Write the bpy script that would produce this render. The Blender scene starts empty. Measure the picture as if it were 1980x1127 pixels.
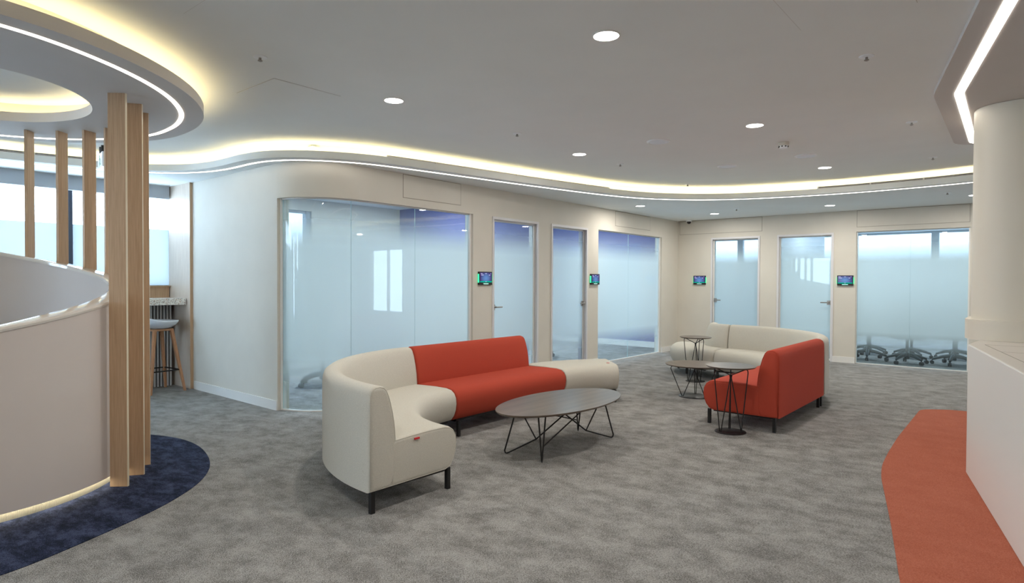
import bpy, bmesh, math, random
from mathutils import Vector, Matrix
random.seed(4)
sc = bpy.context.scene
COL = sc.collection
PI = math.pi

# ---------------------------------------------------------------- camera, world, exposure
cd = bpy.data.cameras.new('camera')
cam = bpy.data.objects.new('camera', cd)
COL.objects.link(cam)
cd.sensor_width = 36.0
cd.lens = 1200.0 / 1980.0 * 36.0
cd.clip_start = 0.05
cd.clip_end = 200
cam.matrix_world = (Matrix.Translation((0, 0, 1.35)) @ Matrix.Rotation(math.radians(40), 4, 'Z')
                    @ Matrix.Rotation(math.radians(90) - math.atan(20 / 1200), 4, 'X')
                    @ Matrix.Rotation(math.radians(0.24), 4, 'Z'))
sc.camera = cam
sc.view_settings.view_transform = 'Standard'
sc.view_settings.look = 'None'
sc.view_settings.gamma = 1
sc.view_settings.use_curve_mapping = False
sc.view_settings.exposure = 0.66

wd = bpy.data.worlds.new('overcast_sky')
sc.world = wd
wd.use_nodes = True
bg = wd.node_tree.nodes['Background']
bg.inputs[0].default_value = (0.59, 0.775, 1.0, 1)
bg.inputs[1].default_value = 9.5

LED_WHITE = 3.5      # recessed light lines
COVE = 7.0           # warm strips lying in the coves
DOWN = 11.0          # watts of one downlight
ROOM_FILL = 18.0  # base power of the lamps added inside the rooms

# ---------------------------------------------------------------- materials
MATS = {}
def newmat(name):
    m = bpy.data.materials.new(name); m.use_nodes = True
    nt = m.node_tree
    return m, nt, nt.nodes['Principled BSDF']

def mat(name, col, rough=0.6, metal=0.0, spec=0.5, coat=0.0, var=0.0, vscale=40.0, bump=0.0, bscale=200.0, stretch=None, col2=None):
    if name in MATS: return MATS[name]
    m, nt, b = newmat(name)
    b.inputs['Base Color'].default_value = (*col, 1)
    b.inputs['Roughness'].default_value = rough
    b.inputs['Metallic'].default_value = metal
    b.inputs['Specular IOR Level'].default_value = spec
    b.inputs['Coat Weight'].default_value = coat
    if var or bump:
        tc = nt.nodes.new('ShaderNodeTexCoord'); mp = nt.nodes.new('ShaderNodeMapping')
        nt.links.new(tc.outputs['Object'], mp.inputs['Vector'])
        if stretch: mp.inputs['Scale'].default_value = stretch
    if var:
        n = nt.nodes.new('ShaderNodeTexNoise'); n.inputs['Scale'].default_value = vscale; n.inputs['Detail'].default_value = 5
        nt.links.new(mp.outputs[0], n.inputs['Vector'])
        r = nt.nodes.new('ShaderNodeValToRGB')
        c2 = col2 or tuple(c * (1 - var) for c in col)
        r.color_ramp.elements[0].position = 0.3; r.color_ramp.elements[1].position = 0.7
        r.color_ramp.elements[0].color = (*c2, 1)
        r.color_ramp.elements[1].color = (*[min(1, c * (1 + var * .5)) for c in col], 1)
        nt.links.new(n.outputs['Fac'], r.inputs['Fac']); nt.links.new(r.outputs[0], b.inputs['Base Color'])
    if bump:
        n2 = nt.nodes.new('ShaderNodeTexNoise'); n2.inputs['Scale'].default_value = bscale; n2.inputs['Detail'].default_value = 2
        nt.links.new(mp.outputs[0], n2.inputs['Vector'])
        bp = nt.nodes.new('ShaderNodeBump'); bp.inputs['Strength'].default_value = bump; bp.inputs['Distance'].default_value = 0.004
        nt.links.new(n2.outputs['Fac'], bp.inputs['Height']); nt.links.new(bp.outputs[0], b.inputs['Normal'])
    MATS[name] = m
    return m

def emis(name, col, s):
    if name in MATS: return MATS[name]
    m = bpy.data.materials.new(name); m.use_nodes = True; nt = m.node_tree
    nt.nodes.clear()
    e = nt.nodes.new('ShaderNodeEmission'); e.inputs[0].default_value = (*col, 1); e.inputs[1].default_value = s
    o = nt.nodes.new('ShaderNodeOutputMaterial'); nt.links.new(e.outputs[0], o.inputs[0])
    MATS[name] = m
    return m

def carpet(name, ca, cb, cc, patch=(1.0, 1.7, 1.0), pscale=3.4, amt=0.5, fine=170, grain=1.3):
    m, nt, b = newmat(name)
    N = nt.nodes.new; K = nt.links.new
    tc = N('ShaderNodeTexCoord')
    mp = N('ShaderNodeMapping'); mp.inputs['Scale'].default_value = patch
    mp.inputs['Rotation'].default_value = (0, 0, math.radians(-12))
    K(tc.outputs['Object'], mp.inputs['Vector'])
    big = N('ShaderNodeTexNoise'); big.inputs['Scale'].default_value = pscale; big.inputs['Detail'].default_value = 10; big.inputs['Roughness'].default_value = .78
    K(mp.outputs[0], big.inputs['Vector'])
    mp2 = N('ShaderNodeMapping'); mp2.inputs['Scale'].default_value = (.8, 1.9, 1.0); mp2.inputs['Rotation'].default_value = (0, 0, math.radians(-25))
    K(tc.outputs['Object'], mp2.inputs['Vector'])
    fn = N('ShaderNodeTexNoise'); fn.inputs['Scale'].default_value = fine * .45; fn.inputs['Detail'].default_value = 5; fn.inputs['Roughness'].default_value = .85
    K(mp2.outputs[0], fn.inputs['Vector'])
    mA = N('ShaderNodeMath'); mA.operation = 'MULTIPLY_ADD'; mA.inputs[1].default_value = amt; mA.inputs[2].default_value = .5 - .5 * amt
    K(big.outputs['Fac'], mA.inputs[0])
    mB = N('ShaderNodeMath'); mB.operation = 'MULTIPLY_ADD'; mB.inputs[1].default_value = grain; mB.inputs[2].default_value = -.5 * grain
    K(fn.outputs['Fac'], mB.inputs[0])
    add = N('ShaderNodeMath'); add.operation = 'ADD'; K(mA.outputs[0], add.inputs[0]); K(mB.outputs[0], add.inputs[1])
    r = N('ShaderNodeValToRGB')
    e = r.color_ramp.elements
    e[0].position = .37; e[0].color = (*ca, 1)
    e[1].position = .62; e[1].color = (*cc, 1)
    k = e.new(.5); k.color = (*cb, 1)
    K(add.outputs[0], r.inputs['Fac']); K(r.outputs[0], b.inputs['Base Color'])
    b.inputs['Roughness'].default_value = .95
    b.inputs['Specular IOR Level'].default_value = .15
    bp = N('ShaderNodeBump'); bp.inputs['Strength'].default_value = .4; bp.inputs['Distance'].default_value = .004
    K(fn.outputs['Fac'], bp.inputs['Height']); K(bp.outputs[0], b.inputs['Normal'])
    MATS[name] = m
    return m

def wood(name, c1, c2, grain='z', rough=.45, scale=9.0):
    m, nt, b = newmat(name)
    N = nt.nodes.new; K = nt.links.new
    tc = N('ShaderNodeTexCoord'); mp = N('ShaderNodeMapping')
    s = {'z': (14, 14, .5), 'x': (.6, 12, 12), 'y': (12, .6, 12)}[grain]
    mp.inputs['Scale'].default_value = s
    K(tc.outputs['Object'], mp.inputs['Vector'])
    n = N('ShaderNodeTexNoise'); n.inputs['Scale'].default_value = scale; n.inputs['Detail'].default_value = 6; n.inputs['Roughness'].default_value = .6
    K(mp.outputs[0], n.inputs['Vector'])
    r = N('ShaderNodeValToRGB'); r.color_ramp.elements[0].position = .3; r.color_ramp.elements[1].position = .7
    r.color_ramp.elements[0].color = (*c1, 1); r.color_ramp.elements[1].color = (*c2, 1)
    K(n.outputs['Fac'], r.inputs['Fac']); K(r.outputs[0], b.inputs['Base Color'])
    b.inputs['Roughness'].default_value = rough
    MATS[name] = m
    return m

M_wall = mat('wall_paint', (.68, .645, .57), .75, spec=.3, var=.03, vscale=3)
M_ceil = mat('ceiling_paint', (.855, .87, .85), .85, spec=.2, var=.02, vscale=2)
M_soffit = mat('soffit_paint', (.80, .83, .83), .8, spec=.25, var=.02, vscale=2)
M_trimw = mat('white_trim', (.80, .79, .76), .45)
M_frame = mat('painted_door_frame', (.70, .69, .70), .4)
M_floor = carpet('grey_carpet', (.115, .11, .105), (.245, .24, .23), (.392, .387, .373), patch=(1, 1.3, 1), amt=.85, pscale=4.6, grain=2.2, fine=300)
M_navy = carpet('navy_carpet', (.004, .006, .014), (.014, .022, .055), (.06, .075, .14), patch=(1.2, 2.0, 1), pscale=5.0, amt=1.1, grain=1.3, fine=430)
M_orange = carpet('terracotta_carpet', (.30, .075, .042), (.42, .12, .07), (.54, .19, .12), amt=.2, grain=1.2, fine=430)
M_roomwall = mat('dusty_blue_paint', (.12, .13, .33), .7, spec=.3, var=.04, vscale=2)
M_darkgap = mat('shadow_gap', (.30, .27, .22), .9)
M_slot = mat('vent_dark', (.05, .04, .03), .8)
M_black = mat('black_steel', (.012, .012, .013), .42, spec=.4)
M_plastic = mat('black_plastic', (.015, .015, .017), .5)
M_chrome = mat('satin_steel', (.42, .39, .36), .3, metal=1.0)
M_red = mat('red_upholstery', (.44, .062, .035), .9, spec=.2, var=.10, vscale=300, bump=.35, bscale=500)
M_cream = mat('cream_upholstery', (.60, .575, .505), .92, spec=.2, var=.14, vscale=260, bump=.4, bscale=450)
M_tag = mat('red_tag', (.6, .02, .03), .7)
M_oak = wood('oak_veneer', (.48, .31, .18), (.62, .42, .26), 'z')
M_palewood = wood('pale_veneer', (.58, .47, .38), (.70, .60, .50), 'z', rough=.35)
M_stoolwood = wood('stool_wood', (.40, .19, .09), (.55, .29, .15), 'z')
M_tabletop = wood('walnut_tabletop', (.075, .058, .044), (.165, .122, .09), 'y', rough=.30, scale=1.3)
M_parapet = mat('warm_white_parapet', (.66, .60, .565), .5, spec=.4, var=.02, vscale=3)
M_cap = mat('polished_white_cap', (.80, .76, .70), .08, coat=.6)
M_counter = mat('satin_white_counter', (.74, .70, .64), .35)
M_pillar = mat('beige_pillar_paint', (.72, .66, .55), .5)
M_shell = mat('white_shell_plastic', (.72, .76, .80), .35)
M_blind = mat('grey_blind_box', (.42, .45, .48), .7)
M_mullion = mat('dark_blue_grey_mullion', (.055, .075, .115), .5)
M_greymull = mat('grey_mullion', (.30, .34, .38), .5)
M_flute = mat('grey_fluted_metal', (.48, .46, .45), .45)
M_led = emis('white_light_line', (1.0, .94, .84), LED_WHITE)
M_cove = emis('warm_cove_strip', (1.0, .83, .45), COVE)
M_disc = emis('downlight_diffuser', (1.0, .97, .92), 9.0)
M_green = emis('green_status_light', (.05, .9, .38), 1.1)
M_mint = emis('mint_status_light', (.35, 1.0, .75), 1.4)
M_teal = emis('teal_screen_bar', (.0, .28, .20), 1.0)
M_text = emis('pale_screen_text', (.6, .6, .9), .9)
M_sprink = mat('sprinkler_white', (.88, .90, .92), .35)
M_speaker = mat('speaker_grille', (.85, .90, .95), .6)

def screen_mat():
    m = bpy.data.materials.new('blue_violet_screen'); m.use_nodes = True; nt = m.node_tree; nt.nodes.clear()
    N = nt.nodes.new; K = nt.links.new
    tc = N('ShaderNodeTexCoord'); mp = N('ShaderNodeMapping'); K(tc.outputs['Object'], mp.inputs[0])
    mp.inputs['Location'].default_value = (0, 0, -.015); mp.inputs['Scale'].default_value = (9, 9, 12)
    g = N('ShaderNodeTexGradient'); g.gradient_type = 'SPHERICAL'; K(mp.outputs[0], g.inputs[0])
    r = N('ShaderNodeValToRGB'); r.color_ramp.elements[0].color = (.035, .02, .12, 1); r.color_ramp.elements[1].color = (.10, .26, .55, 1)
    K(g.outputs[1], r.inputs[0])
    e = N('ShaderNodeEmission'); K(r.outputs[0], e.inputs[0]); e.inputs[1].default_value = .9
    gl = N('ShaderNodeBsdfGlossy'); gl.inputs['Roughness'].default_value = .1
    mx = N('ShaderNodeMixShader'); mx.inputs[0].default_value = .06; K(e.outputs[0], mx.inputs[1]); K(gl.outputs[0], mx.inputs[2])
    o = N('ShaderNodeOutputMaterial'); K(mx.outputs[0], o.inputs[0])
    return m
M_screen = screen_mat()

def clear_glass(nm, k):
    m = bpy.data.materials.new(nm); m.use_nodes = True; nt = m.node_tree; nt.nodes.clear()
    N = nt.nodes.new; K = nt.links.new
    t = N('ShaderNodeBsdfTransparent'); t.inputs[0].default_value = (.97 * k, .99 * k, .99 * k, 1)
    g = N('ShaderNodeBsdfGlossy'); g.inputs['Roughness'].default_value = .01
    f = N('ShaderNodeFresnel'); f.inputs[0].default_value = 1.45
    ge = N('ShaderNodeNewGeometry'); iv = N('ShaderNodeMath'); iv.operation = 'SUBTRACT'; iv.inputs[0].default_value = 1.0; K(ge.outputs['Backfacing'], iv.inputs[1])
    mu = N('ShaderNodeMath'); mu.operation = 'MULTIPLY'; K(f.outputs[0], mu.inputs[0]); K(iv.outputs[0], mu.inputs[1])
    mx = N('ShaderNodeMixShader'); K(mu.outputs[0], mx.inputs[0]); K(t.outputs[0], mx.inputs[1]); K(g.outputs[0], mx.inputs[2])
    o = N('ShaderNodeOutputMaterial'); K(mx.outputs[0], o.inputs[0])
    return m
def tint_glass():
    m = bpy.data.materials.new('glass_back_face'); m.use_nodes = True; nt = m.node_tree; nt.nodes.clear()
    t = nt.nodes.new('ShaderNodeBsdfTransparent'); t.inputs[0].default_value = (.90, .97, .98, 1)
    o = nt.nodes.new('ShaderNodeOutputMaterial'); nt.links.new(t.outputs[0], o.inputs[0])
    return m
def frost_glass():
    # clear at the very top and near the floor, satin film in between
    m = bpy.data.materials.new('gradient_frosted_glass'); m.use_nodes = True; nt = m.node_tree; nt.nodes.clear()
    N = nt.nodes.new; K = nt.links.new
    geo = N('ShaderNodeNewGeometry'); sep = N('ShaderNodeSeparateXYZ'); K(geo.outputs['Position'], sep.inputs[0])
    r = N('ShaderNodeValToRGB')
    mr = N('ShaderNodeMapRange'); mr.inputs[1].default_value = 0; mr.inputs[2].default_value = 2.2; K(sep.outputs[2], mr.inputs[0])
    e = r.color_ramp.elements
    e[0].position = .07; e[0].color = (.06,) * 3 + (1,)
    e[1].position = .245; e[1].color = (1.0,) * 3 + (1,)
    for p, v in ((.15, .40), (.775, .99), (.82, .82), (.88, .42), (.94, .16), (1.0, .05)):
        k = e.new(p); k.color = (v, v, v, 1)
    K(mr.outputs[0], r.inputs[0])
    t = N('ShaderNodeBsdfTransparent'); t.inputs[0].default_value = (.93, .97, .985, 1)
    d = N('ShaderNodeBsdfDiffuse'); d.inputs[0].default_value = (.56, .70, .74, 1)
    tl = N('ShaderNodeBsdfTranslucent'); tl.inputs[0].default_value = (.66, .72, .71, 1)
    a = N('ShaderNodeMixShader'); a.inputs[0].default_value = .55; K(d.outputs[0], a.inputs[1]); K(tl.outputs[0], a.inputs[2])
    b = N('ShaderNodeMixShader'); K(r.outputs[0], b.inputs[0]); K(t.outputs[0], b.inputs[1]); K(a.outputs[0], b.inputs[2])
    g = N('ShaderNodeBsdfGlossy'); g.inputs['Roughness'].default_value = .015
    f = N('ShaderNodeFresnel'); f.inputs[0].default_value = 1.5
    iv = N('ShaderNodeMath'); iv.operation = 'SUBTRACT'; iv.inputs[0].default_value = 1.0; K(geo.outputs['Backfacing'], iv.inputs[1])
    mu = N('ShaderNodeMath'); mu.operation = 'MULTIPLY'; K(f.outputs[0], mu.inputs[0]); K(iv.outputs[0], mu.inputs[1])
    mx = N('ShaderNodeMixShader'); K(mu.outputs[0], mx.inputs[0]); K(b.outputs[0], mx.inputs[1]); K(g.outputs[0], mx.inputs[2])
    o = N('ShaderNodeOutputMaterial'); K(mx.outputs[0], o.inputs[0])
    return m
M_clear = clear_glass('clear_glass', 1.0); M_tinted = clear_glass('tinted_outer_glass', .45); M_back = tint_glass(); M_frost = frost_glass()
M_edge = mat('glass_edge', (.50, .72, .74), .2)

def film_mat():
    m = bpy.data.materials.new('pale_blue_window_film'); m.use_nodes = True; nt = m.node_tree; nt.nodes.clear()
    N = nt.nodes.new; K = nt.links.new
    t = N('ShaderNodeBsdfTransparent'); t.inputs[0].default_value = (.27, .28, .28, 1)
    tl = N('ShaderNodeBsdfTranslucent'); tl.inputs[0].default_value = (.36, .37, .37, 1)
    mx = N('ShaderNodeMixShader'); mx.inputs[0].default_value = .55; K(t.outputs[0], mx.inputs[1]); K(tl.outputs[0], mx.inputs[2])
    o = N('ShaderNodeOutputMaterial'); K(mx.outputs[0], o.inputs[0])
    return m
M_film = film_mat()

def terrazzo():
    m, nt, b = newmat('terrazzo'); N = nt.nodes.new; K = nt.links.new
    tc = N('ShaderNodeTexCoord')
    v = N('ShaderNodeTexVoronoi'); v.inputs['Scale'].default_value = 95; K(tc.outputs['Object'], v.inputs['Vector'])
    r = N('ShaderNodeValToRGB'); r.color_ramp.interpolation = 'CONSTANT'
    e = r.color_ramp.elements; e[0].position = 0; e[0].color = (.25, .2, .16, 1); e[1].position = .08; e[1].color = (.50, .30, .2, 1)
    for p, c in ((.14, (.5, .47, .42)), (.26, (.75, .73, .66)), (.85, (.9, .88, .8))):
        k = e.new(p); k.color = (*c, 1)
    sp = N('ShaderNodeSeparateColor'); K(v.outputs['Color'], sp.inputs[0]); K(sp.outputs[0], r.inputs[0]); K(r.outputs[0], b.inputs['Base Color'])
    b.inputs['Roughness'].default_value = .25
    return m
M_terrazzo = terrazzo()

def ribbed():
    m, nt, b = newmat('ribbed_metal_strip'); N = nt.nodes.new; K = nt.links.new
    b.inputs['Base Color'].default_value = (.72, .68, .55, 1); b.inputs['Metallic'].default_value = .5; b.inputs['Roughness'].default_value = .35
    return m
M_rib = ribbed()

# ---------------------------------------------------------------- object helpers
def link(name, me, parent=None, mats=()):
    o = bpy.data.objects.new(name, me); COL.objects.link(o)
    for m in mats: me.materials.append(m)
    if parent: o.parent = parent
    return o

def setlab(o, label=None, cat=None, group=None, kind=None):
    if label: o['label'] = label
    if cat: o['category'] = cat
    if group: o['group'] = group
    if kind: o['kind'] = kind
    return o

def empty(name, loc=(0, 0, 0), rz=0, label=None, cat=None, group=None, kind=None):
    o = bpy.data.objects.new(name, None); COL.objects.link(o)
    o.location = loc; o.rotation_euler = (0, 0, rz); o.empty_display_size = .1
    return setlab(o, label, cat, group, kind)

class MB:
    def __init__(s): s.v = []; s.f = []; s.m = []
    def add(s, vs, fs, mi=0):
        k = len(s.v); s.v += [tuple(v) for v in vs]
        for f in fs: s.f.append(tuple(i + k for i in f)); s.m.append(mi)
    def box(s, x0, x1, y0, y1, z0, z1, mi=0):
        vs = [(x, y, z) for z in (z0, z1) for x, y in ((x0, y0), (x1, y0), (x1, y1), (x0, y1))]
        s.add(vs, [(3, 2, 1, 0), (4, 5, 6, 7), (0, 1, 5, 4), (1, 2, 6, 5), (2, 3, 7, 6), (3, 0, 4, 7)], mi)
    def prism(s, pts, z0, z1, mi=0):
        n = len(pts)
        A = sum(pts[i][0] * pts[(i + 1) % n][1] - pts[(i + 1) % n][0] * pts[i][1] for i in range(n))
        if A < 0: pts = pts[::-1]
        vs = [(x, y, z0) for x, y in pts] + [(x, y, z1) for x, y in pts]
        s.add(vs, [tuple(range(n))[::-1], tuple(range(n, 2 * n))] + [(i, (i + 1) % n, n + (i + 1) % n, n + i) for i in range(n)], mi)
    def tube(s, pts, r, n=8, closed=False, mi=0):
        P = [Vector(p) for p in pts]; N = len(P)
        rings = []
        up = None
        for i in range(N):
            if closed: t = (P[(i + 1) % N] - P[i - 1])
            else: t = (P[min(i + 1, N - 1)] - P[max(i - 1, 0)])
            t.normalize()
            if up is None:
                up = Vector((0, 0, 1)) if abs(t.z) < .9 else Vector((1, 0, 0))
            a = up - t * up.dot(t)
            if a.length < 1e-4: a = Vector((1, 0, 0)) - t * t.x
            a.normalize(); b = t.cross(a); up = a
            rr = r[i] if isinstance(r, (list, tuple)) else r
            rings.append([P[i] + (a * math.cos(2 * PI * k / n) + b * math.sin(2 * PI * k / n)) * rr for k in range(n)])
        vs = [v for R in rings for v in R]; fs = []
        M = N if closed else N - 1
        for i in range(M):
            j = (i + 1) % N
            for k in range(n):
                fs.append((i * n + k, i * n + (k + 1) % n, j * n + (k + 1) % n, j * n + k))
        if not closed:
            fs.append(tuple(range(n))[::-1]); fs.append(tuple(range((N - 1) * n, N * n)))
        s.add(vs, fs, mi)
    def lathe(s, prof, c=(0, 0, 0), n=32, mi=0):
        vs = []; fs = []
        for r, z in prof:
            for k in range(n):
                a = 2 * PI * k / n
                vs.append((c[0] + r * math.cos(a), c[1] + r * math.sin(a), c[2] + z))
        for i in range(len(prof) - 1):
            for k in range(n):
                fs.append((i * n + k, i * n + (k + 1) % n, (i + 1) * n + (k + 1) % n, (i + 1) * n + k))
        fs.append(tuple(range(n))[::-1]); fs.append(tuple(range((len(prof) - 1) * n, len(prof) * n)))
        s.add(vs, fs, mi)
    def build(s, name, mats, parent=None, smooth=None, bevel=0):
        me = bpy.data.meshes.new(name); me.from_pydata(s.v, [], s.f)
        if not isinstance(mats, (list, tuple)): mats = [mats]
        o = link(name, me, parent, mats)
        for p, mi in zip(me.polygons, s.m): p.material_index = mi
        bm = bmesh.new(); bm.from_mesh(me)
        bmesh.ops.recalc_face_normals(bm, faces=bm.faces)
        bm.to_mesh(me); bm.free()
        if bevel:
            md = o.modifiers.new('bevel', 'BEVEL'); md.width = bevel; md.segments = 2; md.limit_method = 'ANGLE'
        if smooth is not None:
            me.shade_smooth(); me.set_sharp_from_angle(angle=math.radians(smooth))
        return o

def copy_tree(o, parent=None):
    c = o.copy(); COL.objects.link(c); c.parent = parent
    for ch in list(o.children): copy_tree(ch, c)
    return c

def crom(pts, step=.06, closed=False):
    P = [Vector(p) for p in pts]; N = len(P); out = []
    M = N if closed else N - 1
    for i in range(M):
        if closed: a, b, c, d = P[i - 1], P[i], P[(i + 1) % N], P[(i + 2) % N]
        else: a, b, c, d = P[max(i - 1, 0)], P[i], P[i + 1], P[min(i + 2, N - 1)]
        n = max(1, int((c - b).length / step))
        for k in range(n):
            t = k / n
            out.append(.5 * ((2 * b) + (c - a) * t + (2 * a - 5 * b + 4 * c - d) * t * t + (3 * b - a - 3 * c + d) * t ** 3))
    if not closed: out.append(P[-1])
    return [(v.x, v.y) for v in out]

def smooth2(pts, it=2, closed=False):
    for _ in range(it):
        n = len(pts); q = []
        for i in range(n):
            if not closed and i in (0, n - 1): q.append(pts[i]); continue
            a, b, c = pts[i - 1], pts[i], pts[(i + 1) % n]
            q.append(((a[0] + 2 * b[0] + c[0]) / 4, (a[1] + 2 * b[1] + c[1]) / 4))
        pts = q
    return pts

def offset(pts, d, closed=False):
    """shift to the left of travel by d"""
    n = len(pts); q = []
    for i in range(n):
        if closed: a, b = pts[i - 1], pts[(i + 1) % n]
        else: a, b = pts[max(i - 1, 0)], pts[min(i + 1, n - 1)]
        dx, dy = b[0] - a[0], b[1] - a[1]; l = math.hypot(dx, dy) or 1
        q.append((pts[i][0] - dy / l * d, pts[i][1] + dx / l * d))
    return q

def ribbon(mb, A, za, B, zb, closed=False, mi=0):
    n = len(A)
    vs = [(x, y, za) for x, y in A] + [(x, y, zb) for x, y in B]
    M = n if closed else n - 1
    mb.add(vs, [(i, (i + 1) % n, n + (i + 1) % n, n + i) for i in range(M)], mi)

def solid_strip(mb, A, B, z0, z1, closed=False, mi=0):
    """closed solid between two polylines"""
    n = len(A)
    vs = [(x, y, z0) for x, y in A] + [(x, y, z0) for x, y in B] + [(x, y, z1) for x, y in B] + [(x, y, z1) for x, y in A]
    fs = []
    M = n if closed else n - 1
    for i in range(M):
        j = (i + 1) % n
        for r in range(4):
            q = (r + 1) % 4
            fs.append((r * n + i, r * n + j, q * n + j, q * n + i))
    if not closed:
        fs.append((0, n, 2 * n, 3 * n)); fs.append((n - 1, 4 * n - 1, 3 * n - 1, 2 * n - 1))
    mb.add(vs, fs, mi)

def fill_mesh(loops, z):
    """triangulated flat area bounded by closed loops"""
    bm = bmesh.new()
    for L in loops:
        vs = [bm.verts.new((x, y, z)) for x, y in L]
        for i in range(len(vs)): bm.edges.new((vs[i], vs[(i + 1) % len(vs)]))
    bmesh.ops.triangle_fill(bm, use_beauty=True, edges=bm.edges[:])
    V = [tuple(v.co) for v in bm.verts]; bm.verts.index_update()
    Fs = [tuple(v.index for v in f.verts) for f in bm.faces]
    bm.free()
    return V, Fs

def arc(cx, cy, r, a0, a1, n):
    return [(cx + r * math.cos(math.radians(a0 + (a1 - a0) * i / n)), cy + r * math.sin(math.radians(a0 + (a1 - a0) * i / n))) for i in range(n + 1)]

ZS = 2.55      # lower soffit
ZL = 2.62      # lip of the coves
ZC = 2.72      # main ceiling
ZT = 2.95      # top of everything
XB, YB, XR = -8.6, -4.6, 7.0
XL, YF = -5.42, 11.6     # glazed partition on the left, far wall
TH = .14
YW = 15.3                # outer wall of the far rooms

# ---------------------------------------------------------------- floor and main ceiling
mb = MB(); mb.box(XB - .3, XR + .2, YB - .2, YW + .3, -.15, 0)
setlab(mb.build('floor', M_floor), kind='structure')
mb = MB(); mb.box(XB - .3, XR + .2, YB - .2, YW + .3, ZC, ZT)
setlab(mb.build('ceiling', M_ceil), kind='structure')

# ---------------------------------------------------------------- curved soffit with cove along the glazed rooms
FC = [(-7.93, -4.6), (-7.93, -2), (-7.95, 0), (-7.90, 1.40), (-7.80, 1.90), (-7.67, 2.30), (-7.50, 2.64), (-7.25, 2.87), (-6.95, 3.0), (-6.6, 3.05),
      (-6.15, 3.05), (-5.80, 3.12), (-5.50, 3.32), (-5.27, 3.62), (-5.12, 3.95), (-5.0, 4.5), (-4.88, 5.2), (-4.78, 5.78), (-4.64, 6.5),
      (-4.45, 7.35), (-4.24, 7.94), (-3.97, 8.33), (-3.65, 8.64), (-3.26, 8.87), (-2.75, 9.03), (-2.25, 9.13), (-1.7, 9.17), (-1.05, 9.14), (-.5, 9.05), (1, 8.7), (3, 8.15), (7.0, 7.3)]
F = smooth2(crom(FC, .07), 4)
TR = .22
OUT = [(XR, YF), (XL - TH, YF), (XL - TH, 3.6), (-6.4, 3.5), (XB, 3.5), (XB, YB)]
mb = MB()
v, f = fill_mesh([F + OUT], ZS); mb.add(v, f)
ribbon(mb, F, ZS, F, ZL)
F1 = offset(F, .02)
ribbon(mb, F, ZL, F1, ZL); ribbon(mb, F1, ZL, F1, ZS + .02)
F2 = offset(F, TR)
ribbon(mb, F1, ZS + .02, F2, ZS + .02); ribbon(mb, F2, ZS + .02, F2, ZC)
setlab(mb.build('trim_1', M_soffit, smooth=40), kind='structure')
mb = MB(); solid_strip(mb, offset(F, .10), offset(F, .12), ZS + .022, ZS + .048)
setlab(mb.build('cove_light_strip', M_cove), 'warm yellow light strip lying inside the long curved cove above the glazed rooms', 'light strip')
mb = MB(); solid_strip(mb, offset(F, .12), offset(F, .146), ZS - .004, ZS + .01)
setlab(mb.build('light_line', M_led), 'thin white light line following the long wavy soffit edge', 'light line')

# linear air grilles sitting on the cove lip
def idx_near(P, pt): return min(range(len(P)), key=lambda i: (P[i][0] - pt[0]) ** 2 + (P[i][1] - pt[1]) ** 2)
def grille(pa, pb, label, h=.028):
    a, b = idx_near(F, pa), idx_near(F, pb); a, b = min(a, b), max(a, b)
    S = F[a:b + 1]
    e = empty('linear_grille', (0, 0, 0), 0, label, 'air grille', 'linear grilles on the wavy cove lip')
    m = MB(); solid_strip(m, offset(S, .006), offset(S, .012), ZL, ZL + h); m.build('slot', M_slot, e)
    m = MB()
    for q in (0.0, .38, .82): solid_strip(m, offset(S, .000), offset(S, .014), ZL + h * q, ZL + h * q + .0045)
    m.build('blade', M_trimw, e)
    for i in range(0, len(S), 8):
        x, y = S[i]; m = MB(); m.box(x - .008, x + .008, y - .008, y + .008, ZL, ZL + h)
        m.build('clip', M_trimw, e)
grille((-5.10, 4.05), (-4.45, 7.35), 'thin linear air grille on the cove lip above the curved glass room', .014)
grille((-2.28, 9.12), (.6, 8.8), 'linear air grille with bright clips on the cove lip at far right')
grille((-7.9, -.5), (-7.72, 2.15), 'linear air grille on the cove lip seen between the far wooden fins')

# ---------------------------------------------------------------- walls and openings
WR = .62
WC = (XL - WR, 3.35 + WR)
wallpath = [(-7.97, 3.35)] + [(-7.97 + (WC[0] + 7.97) * i / 4, 3.35) for i in range(1, 4)] + arc(WC[0], WC[1], WR, -90, 0, 24) + [(XL, YF)]
# arclength parametrisation
def cum(P):
    s = [0]
    for a, b in zip(P, P[1:]): s.append(s[-1] + math.hypot(b[0] - a[0], b[1] - a[1]))
    return s
WS = cum(wallpath)
S_ARC0 = WS[4]; S_ARC1 = WS[28]
def sY(y): return S_ARC1 + y - WC[1]
def at_s(s, d=0.0):
    if s <= S_ARC0: p = (-7.97 + s, 3.35); t = (1, 0)
    elif s >= S_ARC1: p = (XL, WC[1] + s - S_ARC1); t = (0, 1)
    else:
        a = -PI / 2 + (s - S_ARC0) / WR
        p = (WC[0] + WR * math.cos(a), WC[1] + WR * math.sin(a)); t = (-math.sin(a), math.cos(a))
    return (p[0] - t[1] * d, p[1] + t[0] * d)      # d > 0: into the room behind
def seg(s0, s1, d):
    n = 1
    pts = [s0]
    a, b = max(s0, S_ARC0), min(s1, S_ARC1)
    if a < b:
        k = max(2, int((b - a) / .04))
        pts += [a + (b - a) * i / k for i in range(k + 1)]
    pts.append(s1)
    pts = sorted(set(round(p, 5) for p in pts))
    return [at_s(p, d) for p in pts]
def band(mb, s0, s1, z0, z1, d0=0.0, d1=TH, mi=0):
    solid_strip(mb, seg(s0, s1, d0), seg(s0, s1, d1), z0, z1, mi=mi)

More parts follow.
